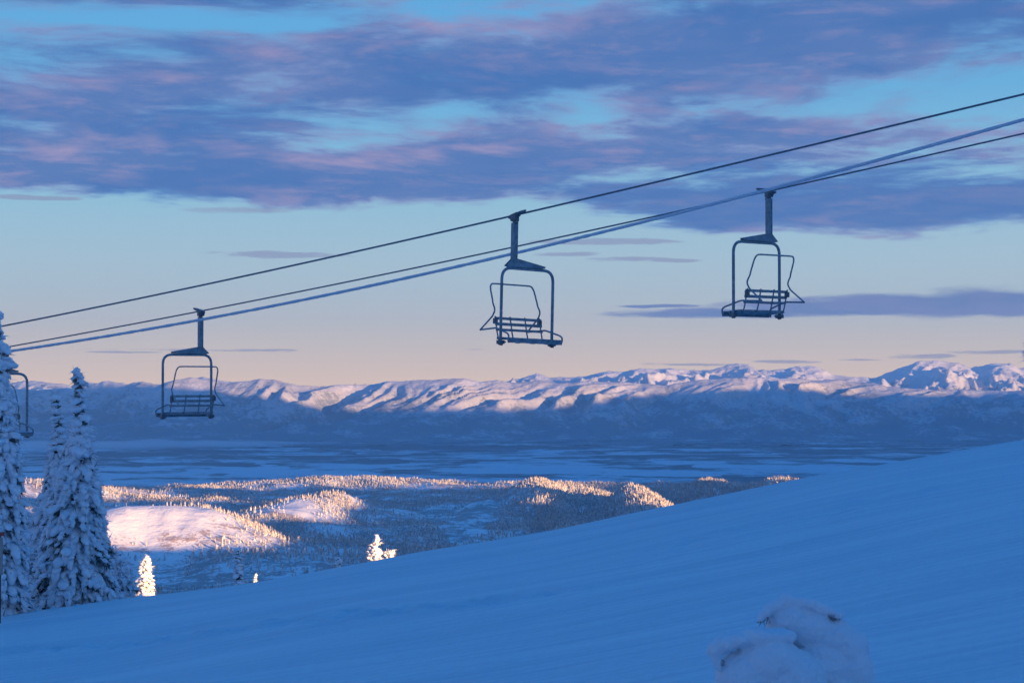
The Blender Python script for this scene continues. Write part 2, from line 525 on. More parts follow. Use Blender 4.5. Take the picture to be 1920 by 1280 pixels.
m, q = material('hill_snow')
p = q.pos()
v1 = q.noise(p, 0.011, 5, 0.62)
v2 = q.noise(p, 0.06, 4, 0.6)
v3 = q.noise(p, 0.25, 3, 0.7)
x, y, z = q.sep(p)
def bald(cx, cy, wx, wy):
    a_ = q.m('DIVIDE', q.m('SUBTRACT', x, cx), wx); b_ = q.m('DIVIDE', q.m('SUBTRACT', y, cy), wy)
    return q.m('EXPONENT', q.m('MULTIPLY', q.m('ADD', q.m('MULTIPLY', a_, a_), q.m('MULTIPLY', b_, b_)), -1.0))
v1 = q.m('SUBTRACT', v1, q.m('MULTIPLY', q.m('ADD', bald(-400, 2210, 120, 120), bald(-315, 2950, 70, 120)), 0.24))
v1 = q.m('ADD', v1, q.lin(y, 900, 1900, 0.10, 0.0))
brush = q.ss(q.m('ADD', v1, q.m('MULTIPLY', q.m('SUBTRACT', q.m('ADD', v2, v3), 1.0), 0.6)), 0.42, 0.56)
c = q.mix(brush, (0.84, 0.82, 0.83), (0.46, 0.38, 0.38))
q.principled(c, 0.9, q.bump(v2, 0.6, 4.0), spec=0.1)
M_HILL = m

m, q = material('valley_ground')
p = q.vm('SCALE', q.pos(), scale=0.001)
x, y, z = q.sep(p)
pw = q.vm('ADD', q.comb(q.m('MULTIPLY', x, 0.8), y, 0.0), q.vm('SCALE', q.vm('SUBTRACT', q.noise(p, 1.3, 3, 0.5, col=True), (0.5, 0.5, 0.5)), scale=0.5))
vor = q.new('ShaderNodeTexVoronoi', distance='CHEBYCHEV')
q.put(vor.inputs['Vector'], q.comb(q.m('MULTIPLY', q.sep(pw)[0], 1.3), q.m('MULTIPLY', q.sep(pw)[1], 0.9), 0.0))
vor.inputs['Scale'].default_value = 1.6
cell = q.sep(vor.outputs['Color'])[0]
f1 = q.noise(pw, 1.15, 6, 0.62)
fine = q.noise(q.comb(q.m('MULTIPLY', x, 1.0), q.m('MULTIPLY', y, 1.0), 3.0), 7.0, 5, 0.65)
sc1 = q.m('ADD', q.m('MULTIPLY', f1, 0.75), q.m('ADD', q.m('MULTIPLY', cell, 0.20), q.m('MULTIPLY', fine, 0.34)))
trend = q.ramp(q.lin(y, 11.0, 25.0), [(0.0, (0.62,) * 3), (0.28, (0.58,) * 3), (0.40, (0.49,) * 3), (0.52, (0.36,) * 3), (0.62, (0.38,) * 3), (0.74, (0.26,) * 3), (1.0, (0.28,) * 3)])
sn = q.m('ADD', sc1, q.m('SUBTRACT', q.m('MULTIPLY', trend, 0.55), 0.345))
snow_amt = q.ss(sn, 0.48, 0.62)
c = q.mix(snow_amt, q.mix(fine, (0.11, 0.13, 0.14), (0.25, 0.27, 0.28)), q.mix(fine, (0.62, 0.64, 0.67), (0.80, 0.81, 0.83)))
q.principled(c, 0.9, spec=0.1)
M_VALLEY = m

def mountain_mat(name, snow_lo, snow_hi, scale, forest=(0.28, 0.31, 0.325), bare=(0.58, 0.58, 0.59), dist=25.0):
    m, q = material(name)
    p = q.vm('SCALE', q.pos(), scale=0.001)
    z = q.sep(q.pos())[2]
    nz = q.sep(q.nrm())[2]
    a = q.noise(p, 2.2 * scale, 6, 0.62)
    b = q.noise(p, 17.0 * scale, 5, 0.7)
    alt = q.lin(z, snow_lo, snow_hi, 0.0, 1.0)
    k = q.m('ADD', alt, q.m('ADD', q.m('MULTIPLY', q.m('SUBTRACT', a, 0.5), 2.3), q.m('MULTIPLY', q.m('SUBTRACT', b, 0.5), 1.9)))
    c = q.mix(q.ss(k, 0.05, 0.50), forest, bare)
    c = q.mix(q.ss(k, 0.60, 1.15), c, (0.80, 0.80, 0.82))
    q.principled(c, 0.9, q.bump(q.m('ADD', b, q.m('MULTIPLY', a, 1.5)), 0.8, dist), spec=0.1)
    return m
M_FRONT = mountain_mat('wooded_mountain', -600, 300, 1.0)
M_FAR = mountain_mat('rocky_snow_mountain', -400, 150, 0.8, (0.20, 0.20, 0.22), (0.66, 0.66, 0.68), 40.0)

# ------------------------------------------------------------------ terrain meshes
def axis(parts):
    out = []
    for a, b, st in parts:
        out.append(np.arange(a, b, st))
    out.append([parts[-1][1]])
    return np.concatenate(out)

ax = axis([(-240, -60, 6), (-60, -24, 1.0), (-24, 24, 0.16), (24, 60, 1.0), (60, 330, 6)])
ay = axis([(-420, -60, 8), (-60, 10, 2.0), (10, 26, 0.25), (26, 62, 0.14), (62, 90, 0.6), (90, 340, 8)])
GX, GY = np.meshgrid(ax, ay)
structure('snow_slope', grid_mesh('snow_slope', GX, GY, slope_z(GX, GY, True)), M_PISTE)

yy = axis([(150, 800, 25), (800, 2000, 14), (2000, 4200, 16), (4200, 5800, 22), (5800, 11000, 130)])
tt = np.linspace(-0.34, 0.34, 340)
GY, GT = np.meshgrid(yy, tt, indexing='ij')
GX = GT * (GY + 200)
structure('wooded_hills', grid_mesh('wooded_hills', GX, GY, hill_z(GX, GY)), M_HILL)

vx = np.linspace(-26000, 26000, 160); vy = np.linspace(5500, 45000, 160)
GX, GY = np.meshgrid(vx, vy)
GZ = -700 + 9 * fbm(GX / 1500, GY / 1500, 3, 9) - 40 * sstep(-GY, -9000, -6500) * 0
structure('valley_floor', grid_mesh('valley_floor', GX, GY, GZ - 40 * (GY < 7000)), M_VALLEY)

fx = np.arange(-8200, 8201, 22.0); fy = np.arange(20900, 27600, 30.0)
GX, GY = np.meshgrid(fx, fy)
structure('mountain_range', grid_mesh('mountain_range', GX, GY, front_z(GX, GY)), M_FRONT)

fx = np.arange(-12500, 12501, 34.0); fy = np.arange(33500, 41500, 42.0)
GX, GY = np.meshgrid(fx, fy)
structure('snowy_peaks', grid_mesh('snowy_peaks', GX, GY, far_z(GX, GY)), M_FAR)

# unseen ridge added right of the camera, crest shaped to shade hills, valley, mountains
SH_T = [(0, 709), (150, 711), (300, 716), (400, 724), (480, 740), (560, 762), (700, 772), (950, 770), (1050, 760), (1150, 746),
        (1300, 733), (1450, 724), (1600, 724), (1700, 738), (1920, 736)]
hu = [(60, 8), (100, -9), (130, -22), (200, -40), (500, -65), (900, -78), (1000, -82), (1100, -86), (1200, -84), (1300, -76), (1390, -70), (1480, -72), (1560, -79), (1667, -82), (1720, -67), (1771, -67), (1810, -57), (1950, -56), (2100, -68), (2170, -99), (2340, -98), (2420, -82), (2500, -68), (2670, -55), (2800, -58), (3090, -70), (3300, -68), (3700, -66), (4500, -40)]
for xs, ysh in SH_T:
    Yd = 25200.0
    Xd = (xs - 960) / F * Yd
    s_, u_ = su(Xd, Yd)
    hu.append((u_, (EYE_Y - ysh) / F * Yd + s_ * TE))
hu.append((26000, hu[-1][1] + 100))
HU = np.array(hu)
uu = axis([(100, 1000, 12), (1000, 4500, 20), (4500, 26000, 90)])
ss = np.array([-1, -0.8, -0.6, -0.45, -0.3, -0.2, -0.12, -0.06, -0.025, 0, 0.025, 0.06, 0.12, 0.2, 0.3, 0.45, 0.6, 0.8, 1.0])
U, S = np.meshgrid(uu, ss)
H = np.interp(U, HU[:, 0], HU[:, 1])
H = H + 1.5 * fbm(U / 110, U * 0, 3, 201) * sstep(U, 500, 1000) * (1 - sstep(U, 4500, 6000)) + 30 * fbm(U / 420, U * 0, 4, 207) * sstep(U, 6000, 9000)
wd = np.clip((H + 720) * 2.0, 300, 3800)
wd = np.where(U < 4500, np.minimum(wd, 250 + 0.12 * U), wd)
s0 = tab(U, [(100, -150), (500, -120), (1000, 0), (30000, 0)])
SS = s0 + S * wd
ZZ = H - np.abs(S * wd) * 0.46 + 0.10 * np.abs(S * wd) * fbm(SS / 300, U / 300, 3, 211)
RX, RY = xy(SS, U)
structure('shade_ridge', grid_mesh('shade_ridge', RX, RY, ZZ), M_HILL)

# ------------------------------------------------------------------ metal and rope materials
def paint(name, col, rough=0.45, frost=0.0, metal=0.0):
    m, q = material(name)
    p = q.obj()
    c = q.mix(q.ss(q.noise(p, 9.0, 4, 0.6), 0.35, 0.7), col, tuple(k * 1.5 for k in col))
    nz = q.sep(q.nrm())[2]
    fr = q.m('MULTIPLY', q.ss(q.m('ADD', nz, q.m('MULTIPLY', q.noise(p, 14.0, 3, 0.6), 0.6)), 0.85, 1.25), frost)
    c = q.mix(fr, c, (0.75, 0.78, 0.82))
    q.principled(c, rough, q.bump(q.noise(p, 40.0, 3, 0.6), 0.2, 0.004), metal=metal, spec=0.3)
    return m
M_TUBE = paint('weathered_steel_tube', (0.16, 0.215, 0.245), 0.5, 0.35)
M_DARK = paint('dark_grip_metal', (0.10, 0.13, 0.15), 0.5, 0.25)
M_SLAT = paint('grey_slat', (0.17, 0.21, 0.24), 0.6, 0.7)
M_ROPE = paint('steel_wire_rope', (0.12, 0.15, 0.18), 0.6, 0.0)
M_FROST = snow_mat('frost_on_cable', 6.0, 0.5, 0.02, (0.62, 0.66, 0.70))
M_SNOW = snow_mat('tree_snow', 5.0, 0.4, 0.05, (0.82, 0.84, 0.87))
M_GHOST = snow_mat('wind_packed_rime', 9.0, 0.6, 0.03, (0.72, 0.765, 0.81))
m, q = material('fir_needles')
p = q.obj()
c = q.mix(q.ss(q.noise(p, 6.0, 4, 0.6), 0.40, 0.72), (0.065, 0.085, 0.085), (0.36, 0.39, 0.40))
q.principled(c, 0.8, spec=0.1)
M_NEEDLE = m
m, q = material('frosted_needles')
q.principled(q.mix(q.noise(q.obj(), 30.0, 3, 0.6), (0.16, 0.18, 0.185), (0.34, 0.36, 0.37)), 0.8, spec=0.1)
M_FNEEDLE = m
m, q = material('fir_bark')
c = q.mix(q.noise(q.obj(), 12.0, 5, 0.6), (0.05, 0.04, 0.035), (0.16, 0.13, 0.11))
q.principled(c, 0.9, spec=0.1)
M_BARK = m
# far trees: snow lies on what faces up, dark needles show below
m, q = material('snowy_wood')
p = q.pos()
nz = q.sep(q.nrm())[2]
k = q.ss(q.m('ADD', nz, q.m('MULTIPLY', q.m('SUBTRACT', q.noise(p, 0.35, 3, 0.6), 0.5), 1.6)), 0.05, 0.55)
k2 = q.noise(p, 0.012, 3, 0.5)
k3 = q.noise(p, 0.09, 2, 0.5)
c = q.mix(k, q.mix(k3, (0.22, 0.20, 0.20), (0.42, 0.39, 0.39)), q.mix(q.ss(k2, 0.40, 0.62), (0.58, 0.55, 0.55), (0.76, 0.735, 0.735)))
q.principled(c, 0.9, spec=0.1)
M_WOOD = m

# ------------------------------------------------------------------ the ropes
def inv_a(x): return (0.02174 + 4.27e-6 * (x + 10)) / 1.2
def inv_b(x): return (0.0213 + 3.85e-6 * (x - 372)) / 1.2
def inv_c(x): return 0.5 * (inv_a(x) + inv_b(x))
A_T = np.array([(0, 612), (480, 513), (860, 427), (1120, 367), (1400, 301), (1920, 176)], float)
B_T = np.array([(0, 652), (260, 606.6), (480, 563), (860, 483.5), (1120, 428.5), (1455, 356.5), (1920, 249.5)], float)
C_T2 = np.array([(0, 661), (260, 620), (480, 579), (860, 499), (1120, 437), (1400, 368.6), (1660, 293), (1920, 225)], float)
def fit(T):
    c_ = np.polyfit((T[:, 0] - 960) / 960, T[:, 1], 3)
    return lambda x: float(np.polyval(c_, (x - 960) / 960))
yA, yB, yC = fit(A_T), fit(B_T), fit(C_T2)
def rope_pt(x, yf, inv):
    Y = 1.0 / inv(x)
    return Vector(((x - 960) / F * Y, Y, (EYE_Y - yf(x)) / F * Y))
def rope(name, yf, inv, r, mat, label, cat, group, lumpy=False):
    mb = MB()
    xs = np.linspace(-420, 2300, 700 if lumpy else 120)
    pts = [rope_pt(x, yf, inv) for x in xs]
    rr = r
    if lumpy:
        nz = fbm(xs / 14.0, xs * 0, 3, 301)
        rr = [r * (1 + 0.22 * v) for v in nz]
    mb.tube(pts, rr, 8)
    return tag(mb.build(name, mat), label, cat, group)
rope('haul_rope', yA, inv_a, 0.024, M_ROPE, 'upper dark steel haul rope that carries the two right facing chairs', 'rope', 'haul ropes of the chairlift')
rope('haul_rope', yB, inv_b, 0.021, M_ROPE, 'thinner dark haul rope below the first that carries the two left facing chairs', 'rope', 'haul ropes of the chairlift')
rope('frosted_cable', yC, inv_c, 0.040, M_FROST, 'thick pale blue cable coated in frost crossing the lower haul rope', 'cable', None, True)

# ------------------------------------------------------------------ chairs
def dirvec(inv, yf, x):
    return (rope_pt(x + 30, yf, inv) - rope_pt(x - 30, yf, inv)).normalized()

K = 1.2
def make_chair():
    """local axes: x = across the seat, y = the way it faces, z up; origin on the rope"""
    t = empty('chairlift_chair', (0, 0, 0))
    ox, oz = 0.36, 2.55
    def L(w_, d_, v_):    # w across, d to the back, v up from the seat
        return Vector(((w_ - ox) * K, -d_ * K, (v_ - oz) * K))
    W = 0.66
    mb = MB()   # bail: the arched tube that carries the seat
    mb.tube(rounded([L(-W, 0.0, 0.0), L(-W, 0, 1.48), L(W, 0, 1.48), L(W, 0, 0.0)], 0.24 * K, 8), 0.031 * K, 12)
    mb.build('bail', M_TUBE, t)
    mb = MB()   # hanger: flat box section tube with two edges
    h0, h1 = L(0.36, 0, 1.56), L(0.36, 0, 2.40)
    mb.box((h0 + h1) / 2, (0.085 * K, 0.08 * K, (h1 - h0).z))
    mb.box((h0 + h1) / 2 + Vector((-0.047 * K, 0, 0)), (0.012 * K, 0.10 * K, (h1 - h0).z * 0.99))
    mb.box((h0 + h1) / 2 + Vector((0.047 * K, 0, 0)), (0.012 * K, 0.10 * K, (h1 - h0).z * 0.99))
    mb.build('hanger', M_TUBE, t, smooth=False)
    mb = MB()   # gusset plates between hanger and bail
    for dd in (-0.045, 0.035):
        a = [L(-0.42, 0, 1.515), L(-0.42, 0, 1.545), L(0.30, 0, 1.665), L(0.42, 0, 1.665), L(0.58, 0, 1.52), L(0.50, 0, 1.50)]
        mb.prism([(p_.x, p_.z) for p_ in a], dd * K, (dd + 0.01) * K)
    a = [L(-0.42, 0, 1.545), L(0.30, 0, 1.665)]
    mb.prism([(a[0].x, a[0].z), (a[1].x, a[1].z), (a[1].x, a[1].z + 0.012), (a[0].x, a[0].z + 0.012)], -0.05 * K, 0.05 * K)
    mb.build('gusset', M_TUBE, t, smooth=False)
    # seat: slats lying nearly level between the bail legs
    mb = MB()
    for i, dd in enumerate((-0.27, -0.17, -0.07, 0.03, 0.13)):
        mb.box(L(0.0 if i else -0.02, dd, 0.045 + 0.006 * i), ((1.26 if i else 1.36) * K, 0.075 * K, 0.05 * K), Matrix.Rotation(R(-5), 3, 'X'))
    mb.box(L(0, -0.31, 0.02), (1.34 * K, 0.03 * K, 0.10 * K))
    seat = mb.build('seat', M_SLAT, t, smooth=False)
    # backrest: three slats on four uprights that bend under the seat
    mb = MB()
    for v_, dd, hh in ((0.475, 0.285, 0.055), (0.36, 0.26, 0.06), (0.245, 0.23, 0.05)):
        mb.box(L(0.0, dd, v_), (1.20 * K, 0.022 * K, hh * K))
    mb.build('backrest', M_SLAT, t, smooth=False)
    mb = MB()
    for w_ in (-0.57, -0.19, 0.19, 0.57):
        e = 0.03 if abs(w_) > 0.5 else 0.0
        mb.tube(rounded([L(w_, 0.31, 0.52), L(w_, 0.225, 0.16), L(w_, 0.16, -0.005), L(w_, -0.02 - e, -0.01)], 0.08 * K, 5), 0.015 * K, 8)
    mb.build('support_rod', M_TUBE, t)
    # wire loop above the backrest: S-curved sides that end in a tail behind the seat
    mb = MB()
    side = [(0.40, 0.54, 1.19), (0.52, 0.53, 1.185), (0.565, 0.50, 1.10), (0.575, 0.40, 0.84), (0.578, 0.385, 0.78), (0.58, 0.33, 0.70), (0.585, 0.305, 0.63), (0.59, 0.37, 0.52), (0.61, 0.74, 0.255)]
    left = [L(-a_, b_, c_) for a_, b_, c_ in side][::-1]
    right = [L(a_, b_, c_) for a_, b_, c_ in side]
    mb.tube(rounded(left + right, 0.05 * K, 4), 0.017 * K, 8)
    mb.build('back_frame', M_TUBE, t)
    for s_ in (-1, 1):
        mb = MB()
        mb.tube(rounded([L(s_ * 0.61, 0.75, 0.25), L(s_ * 0.63, 0.18, 0.275), L(s_ * 0.68, -0.25, 0.155), L(s_ * 0.69, -0.31, 0.10), L(s_ * 0.68, -0.27, -0.01), L(s_ * 0.60, -0.20, -0.015)], 0.06 * K, 5), 0.018 * K, 8)
        mb.build('armrest', M_TUBE, t)
        mb = MB()
        mb.box(L(s_ * W, 0.0, -0.015), (0.10 * K, 0.16 * K, 0.075 * K))
        mb.box(L(s_ * W - 0.04, 0.03, -0.055), (0.05 * K, 0.06 * K, 0.05 * K))
        mb.box(L(s_ * W + 0.05, -0.04, -0.05), (0.05 * K, 0.06 * K, 0.045 * K))
        mb.build('foot_clamp', M_DARK, t, smooth=False, bevel=0.008)
        mb = MB()
        mb.box(L(s_ * 0.57, 0.30, 0.42), (0.07 * K, 0.09 * K, 0.11 * K))
        mb.build('bracket', M_DARK, t, smooth=False, bevel=0.008)
    return t

def grip_for(t, slope):
    """clamp on the rope; it lies along the rope (local y is close to the rope)"""
    mb = MB()
    rot = Matrix.Rotation(slope, 3, 'X')
    mb.box((0, 0, -0.01), (0.13, 0.30, 0.10), rot)
    mb.box((0.0, 0.0, -0.09), (0.16, 0.16, 0.12))
    mb.box((0.07, 0.03, -0.05), (0.06, 0.22, 0.15), rot)
    mb.tube([(0, -0.14, -0.02), (0.03, 0, -0.15), (0.0, 0.12, -0.2)], 0.04, 8)
    g = mb.build('grip', M_DARK, t, smooth=False, bevel=0.012)
    mb = MB()
    a = Vector((0, 0.12, 0.0)); b = Vector((0, 0.42, 0.0))
    mb.tube([rot @ a, rot @ ((a + b) / 2), rot @ b], [0.052, 0.045, 0.026], 8)
    mb.tube([rot @ -a, rot @ (-(a + b) / 2.3)], [0.05, 0.03], 8)
    mb.build('grip_nose', M_DARK, t)

def copy_tree(o, parent=None):
    c_ = o.copy(); COL.objects.link(c_)
    c_.parent = parent
    for ch in o.children:
        copy_tree(ch, c_)
    return c_

proto = make_chair()
grip_for(proto, R(12))
PHI = R(38)
chairs = [(965.5, yA, inv_a, PHI + PI, -1.5, 'empty lift chair in the middle facing right, hung from the upper rope'),
          (-24.0, yA, inv_a, PHI + PI, 0.0, 'empty lift chair half hidden behind the tall snowy fir at the left edge'),
          (375.8, yB, inv_b, PHI, 0.0, 'empty lift chair hanging in front of the pale left mountains'),
          (1442.5, yB, inv_b, PHI, 0.0, 'empty lift chair on the right, seat before a low purple cloud bank')]
for i, (x, yf, inv, rz, tl, lab) in enumerate(chairs):
    o = proto if i == 0 else copy_tree(proto)
    o.location = rope_pt(x, yf, inv)
    o.rotation_euler = (0, R(tl), rz)
    tag(o, lab, 'lift chair', 'empty chairs on the chairlift')

# ------------------------------------------------------------------ snow laden firs close by
_bm = bmesh.new(); bmesh.ops.create_icosphere(_bm, subdivisions=2, radius=1.0)
ICO_V = np.array([v.co[:] for v in _bm.verts]); ICO_F = np.array([[v.index for v in f.verts] for f in _bm.faces]); _bm.free()

def puffs(C, D, SZ, rng, jit=0.16):
    """C centres, D long directions, SZ (along, side, up) half sizes -> vertices, faces"""
    C = np.asarray(C); D = np.asarray(D); SZ = np.asarray(SZ)
    D = D / np.linalg.norm(D, axis=1, keepdims=True)
    up = np.array([0, 0, 1.0])
    sd = np.cross(D, up); sd /= np.maximum(np.linalg.norm(sd, axis=1, keepdims=True), 1e-3)
    u2 = np.cross(sd, D)
    nv = len(ICO_V); k = len(C)
    lv = ICO_V[None] * (1 + rng.normal(0, jit, (k, nv, 1)))
    lv = lv * SZ[:, None, :]
    V = C[:, None] + lv[..., 0:1] * D[:, None] + lv[..., 1:2] * sd[:, None] + lv[..., 2:3] * u2[:, None]
    Fc = ICO_F[None] + (np.arange(k) * nv)[:, None, None]
    return V.reshape(-1, 3), Fc.reshape(-1, 3)

def spikes(C, D, ln, wd_, rng):
    """thin triangles from C along D"""
    k = len(C)
    D = D / np.linalg.norm(D, axis=1, keepdims=True)
    r_ = rng.normal(0, 1, (k, 3)); sd = np.cross(D, r_); sd /= np.linalg.norm(sd, axis=1, keepdims=True)
    V = np.stack([C - sd * wd_[:, None], C + sd * wd_[:, None], C + D * ln[:, None]], 1).reshape(-1, 3)
    return V, np.arange(k * 3).reshape(-1, 3)

def join(parts):
    Vs, Fs, b = [], [], 0
    for V, Fc in parts:
        Vs.append(V); Fs.append(Fc + b); b += len(V)
    return np.concatenate(Vs), np.concatenate(Fs)

def fir(name, loc, H, rad, ps, seed, label, cat='fir tree', group=None, z0=0.02, lean=0.0, bare=0.08, dense=1.0, spike=1.0):
    """rad: table of (height fraction, radius); ps: size of a clump of snow"""
    rng = np.random.default_rng(seed)
    t = empty(name, loc)
    tag(t, label, cat, group)
    def axis_at(z):
        k = z / H
        return np.array([lean * k * k * H + 0.012 * H * math.sin(k * 7 + seed), 0.012 * H * math.sin(k * 5 + 2 * seed), z])
    mb = MB()
    zs = np.linspace(-0.05 * H, H * 0.98, 14)
    mb.tube([axis_at(z) for z in zs], [max(0.012 * H * (1 - z / H), 0.02) + 0.004 for z in zs], 8)
    mb.build('trunk', M_BARK, t)
    SC, SD, SS_, NC, ND, NS = [], [], [], [], [], []
    z = H * z0
    while z < H * 0.995:
        f_ = z / H
        Rm = float(tab(f_, rad))
        nb = max(3, int(round(1.25 * dense * 2 * PI * Rm * 0.62 / (ps * 1.35)))) if Rm > ps * 0.8 else 2
        ph = rng.uniform(0, 6.28)
        for b in range(nb):
            a = ph + 2 * PI * (b + rng.uniform(-0.35, 0.35)) / nb
            if rng.random() < bare * (1.3 - f_): continue
            ln = Rm * rng.uniform(0.62, 1.16)
            dr = np.array([math.cos(a), math.sin(a), 0.0])
            drop = ln * rng.uniform(0.25, 0.75) * (0.5 + 0.8 * (1 - f_))
            npf = max(1, int(ln / (ps * 0.85)))
            base_ = axis_at(z)
            sb = ps * rng.uniform(0.75, 1.35)
            sag = rng.uniform(0.0, 0.35)
            for j in range(npf):
                k = (j + 0.75) / npf
                if npf > 2 and k < 0.3: continue
                r_ = ln * k
                pt = base_ + dr * r_ + np.array([0, 0, 0.10 * ln * k - drop * k * k])
                dz = (0.10 - 2 * drop / ln * k)
                dd = dr + np.array([0, 0, dz]) + rng.normal(0, 0.16, 3)
                s_ = sb * (1.12 - 0.55 * k) * rng.uniform(0.75, 1.2)
                SC.append(pt + rng.normal(0, ps * 0.16, 3)); SD.append(dd)
                SS_.append((s_ * rng.uniform(1.1, 1.9), s_ * rng.uniform(0.8, 1.2), s_ * rng.uniform(0.45, 0.75)))
                NC.append(pt + np.array([0, 0, -0.50 * s_]) - dr * s_ * 0.35); ND.append(dd)
                NS.append((s_ * 0.95, s_ * 0.85, s_ * 0.5))
            if rng.random() < 0.5 and f_ < 0.8:     # a tongue of snow hanging off the tip
                pt = base_ + dr * ln * 0.97 + np.array([0, 0, 0.10 * ln - drop - 0.5 * sb])
                SC.append(pt); SD.append(dr * 0.4 + np.array([0, 0, -1.0])); SS_.append((sb * rng.uniform(0.8, 1.3), sb * 0.5, sb * 0.42))
        z += ps * rng.uniform(0.62, 0.95) * (1.15 - 0.35 * f_)
    top = axis_at(H * 0.985)
    SC.append(top); SD.append(np.array([0.05, 0, 1.0])); SS_.append((ps * 0.8, ps * 0.32, ps * 0.32))
    SC, SD, SS_ = map(np.array, (SC, SD, SS_)); NC, ND, NS = map(np.array, (NC, ND, NS))
    V, Fc = puffs(SC, SD, SS_, rng, 0.13)
    ns = int(len(SC) * 5 * spike)
    i = rng.integers(0, len(SC), ns)
    out = SC[i] * np.array([1, 1, 0]); out = out / np.maximum(np.linalg.norm(out, axis=1, keepdims=True), 0.05)
    dd = out * 0.8 + rng.normal(0, 0.6, (ns, 3)) + np.array([0, 0, -0.25])
    V2, F2 = spikes(SC[i] + rng.normal(0, ps * 0.3, (ns, 3)), dd, rng.uniform(0.9, 2.0, ns) * ps, rng.uniform(0.05, 0.12, ns) * ps, rng)
    V, Fc = join([(V, Fc), (V2, F2)])
    link('snow_load', np_mesh('snow_load', V, Fc), M_SNOW, t)
    V, Fc = puffs(NC, ND, NS, rng, 0.28)
    ns = int(len(NC) * 9 * spike)
    i = rng.integers(0, len(NC), ns)
    dd = rng.normal(0, 0.7, (ns, 3)) + np.array([0, 0, -0.7]) + ND[i] * 0.5
    V2, F2 = spikes(NC[i], dd, rng.uniform(0.9, 2.1, ns) * ps, rng.uniform(0.06, 0.14, ns) * ps, rng)
    V, Fc = join([(V, Fc), (V2, F2)])
    link('crown', np_mesh('crown', V, Fc, False), M_NEEDLE, t)
    return t

def at(x, Y, z=None, y=None):
    Xw = (x - 960) / F * Y
    if y is not None: z = (EYE_Y - y) / F * Y
    if z is None: z = float(slope_z(Xw, Y))
    return Vector((Xw, Y, z))

RAD_A = [(0, 0.80), (0.12, 0.76), (0.28, 0.72), (0.45, 0.58), (0.62, 0.40), (0.78, 0.27), (0.82, 0.34), (0.87, 0.30), (0.90, 0.09), (0.95, 0.05), (1, 0.02)]
p0 = at(-3, 50.5)
fir('snowy_fir', p0, (EYE_Y - 577) / F * 50.5 - p0.z, RAD_A, 0.165, 4, 'tallest snow laden fir, cut off by the left edge of the picture', group='snow laden firs at the piste edge')
RAD_B = [(0, 1.20), (0.1, 1.16), (0.25, 1.0), (0.42, 0.78), (0.54, 0.56), (0.65, 0.37), (0.76, 0.23), (0.86, 0.12), (0.93, 0.06), (1, 0.02)]
p0 = at(146, 54)
fir('snowy_fir', p0, (EYE_Y - 690) / F * 54 - p0.z, RAD_B, 0.175, 9, 'broad snow laden fir with a narrow pointed top against the mountains', group='snow laden firs at the piste edge')
RAD_C = [(0, 1.15), (0.3, 0.85), (0.5, 0.52), (0.7, 0.30), (0.85, 0.15), (0.93, 0.08), (1, 0.03)]
p0 = at(106, 57.5)
fir('snowy_fir', p0, (EYE_Y - 742) / F * 57.5 - p0.z, RAD_C, 0.14, 15, 'slimmer frosted fir with a thin spire right behind the broad fir', group='snow laden firs at the piste edge')
p0 = at(228, 62)
fir('small_fir', p0, (EYE_Y - 1035) / F * 62 - p0.z, [(0, 0.62), (0.4, 0.5), (0.8, 0.25), (1, 0.05)], 0.11, 22, 'low dark frosted fir at the right foot of the broad fir', bare=0.4, spike=2.0)
p0 = at(28, 52)
fir('small_fir', p0, (EYE_Y - 1085) / F * 52 - p0.z, [(0, 0.52), (0.5, 0.42), (0.85, 0.25), (1, 0.1)], 0.13, 27, 'low rounded snow covered sapling at the foot of the leftmost fir')

# firs lower down behind the roll-over of the piste
def hill_tree(x, Y, ytop, rad, ps, seed, label, **kw):
    Xw = (x - 960) / F * Y
    zg = float(slope_z(Xw, Y)) if Y < 200 else float(hill_z(Xw, Y))
    return fir('snowy_fir', (Xw, Y, zg - 0.3), (EYE_Y - ytop) / F * Y - zg + 0.3, rad, ps, seed, label, **kw)
hill_tree(280, 250, 1037, [(0, 2.0), (0.72, 1.35), (0.8, 1.15), (0.88, 0.90), (0.95, 0.55), (1, 0.15)], 0.36, 31,
          'sunlit snow covered fir glowing cream just over the piste edge', z0=0.62, bare=0.3, spike=0.5, lean=-0.01)
hill_tree(262, 243, 1112, [(0, 1.2), (0.85, 0.9), (1, 0.2)], 0.34, 33, 'small sunlit tree top peeking up left of the glowing cream fir', z0=0.75, spike=0.5)
hill_tree(453, 112, 1026, [(0, 0.5), (0.5, 0.42), (0.8, 0.3), (1, 0.08)], 0.17, 35, 'slender dark blue fir in shade at the piste edge', z0=0.3, bare=0.62, spike=2.5)
hill_tree(481, 250, 1072, [(0, 0.9), (0.9, 0.36), (1, 0.03)], 0.15, 37, 'tiny sunlit pointed fir top beside the slender dark fir', z0=0.75, spike=1.0)
hill_tree(628, 120, 1040, [(0, 0.5), (0.6, 0.3), (1, 0.06)], 0.15, 39, 'thin faint frosted fir in shade left of the sunlit twisted tree', z0=0.5, bare=0.5, spike=1.5)

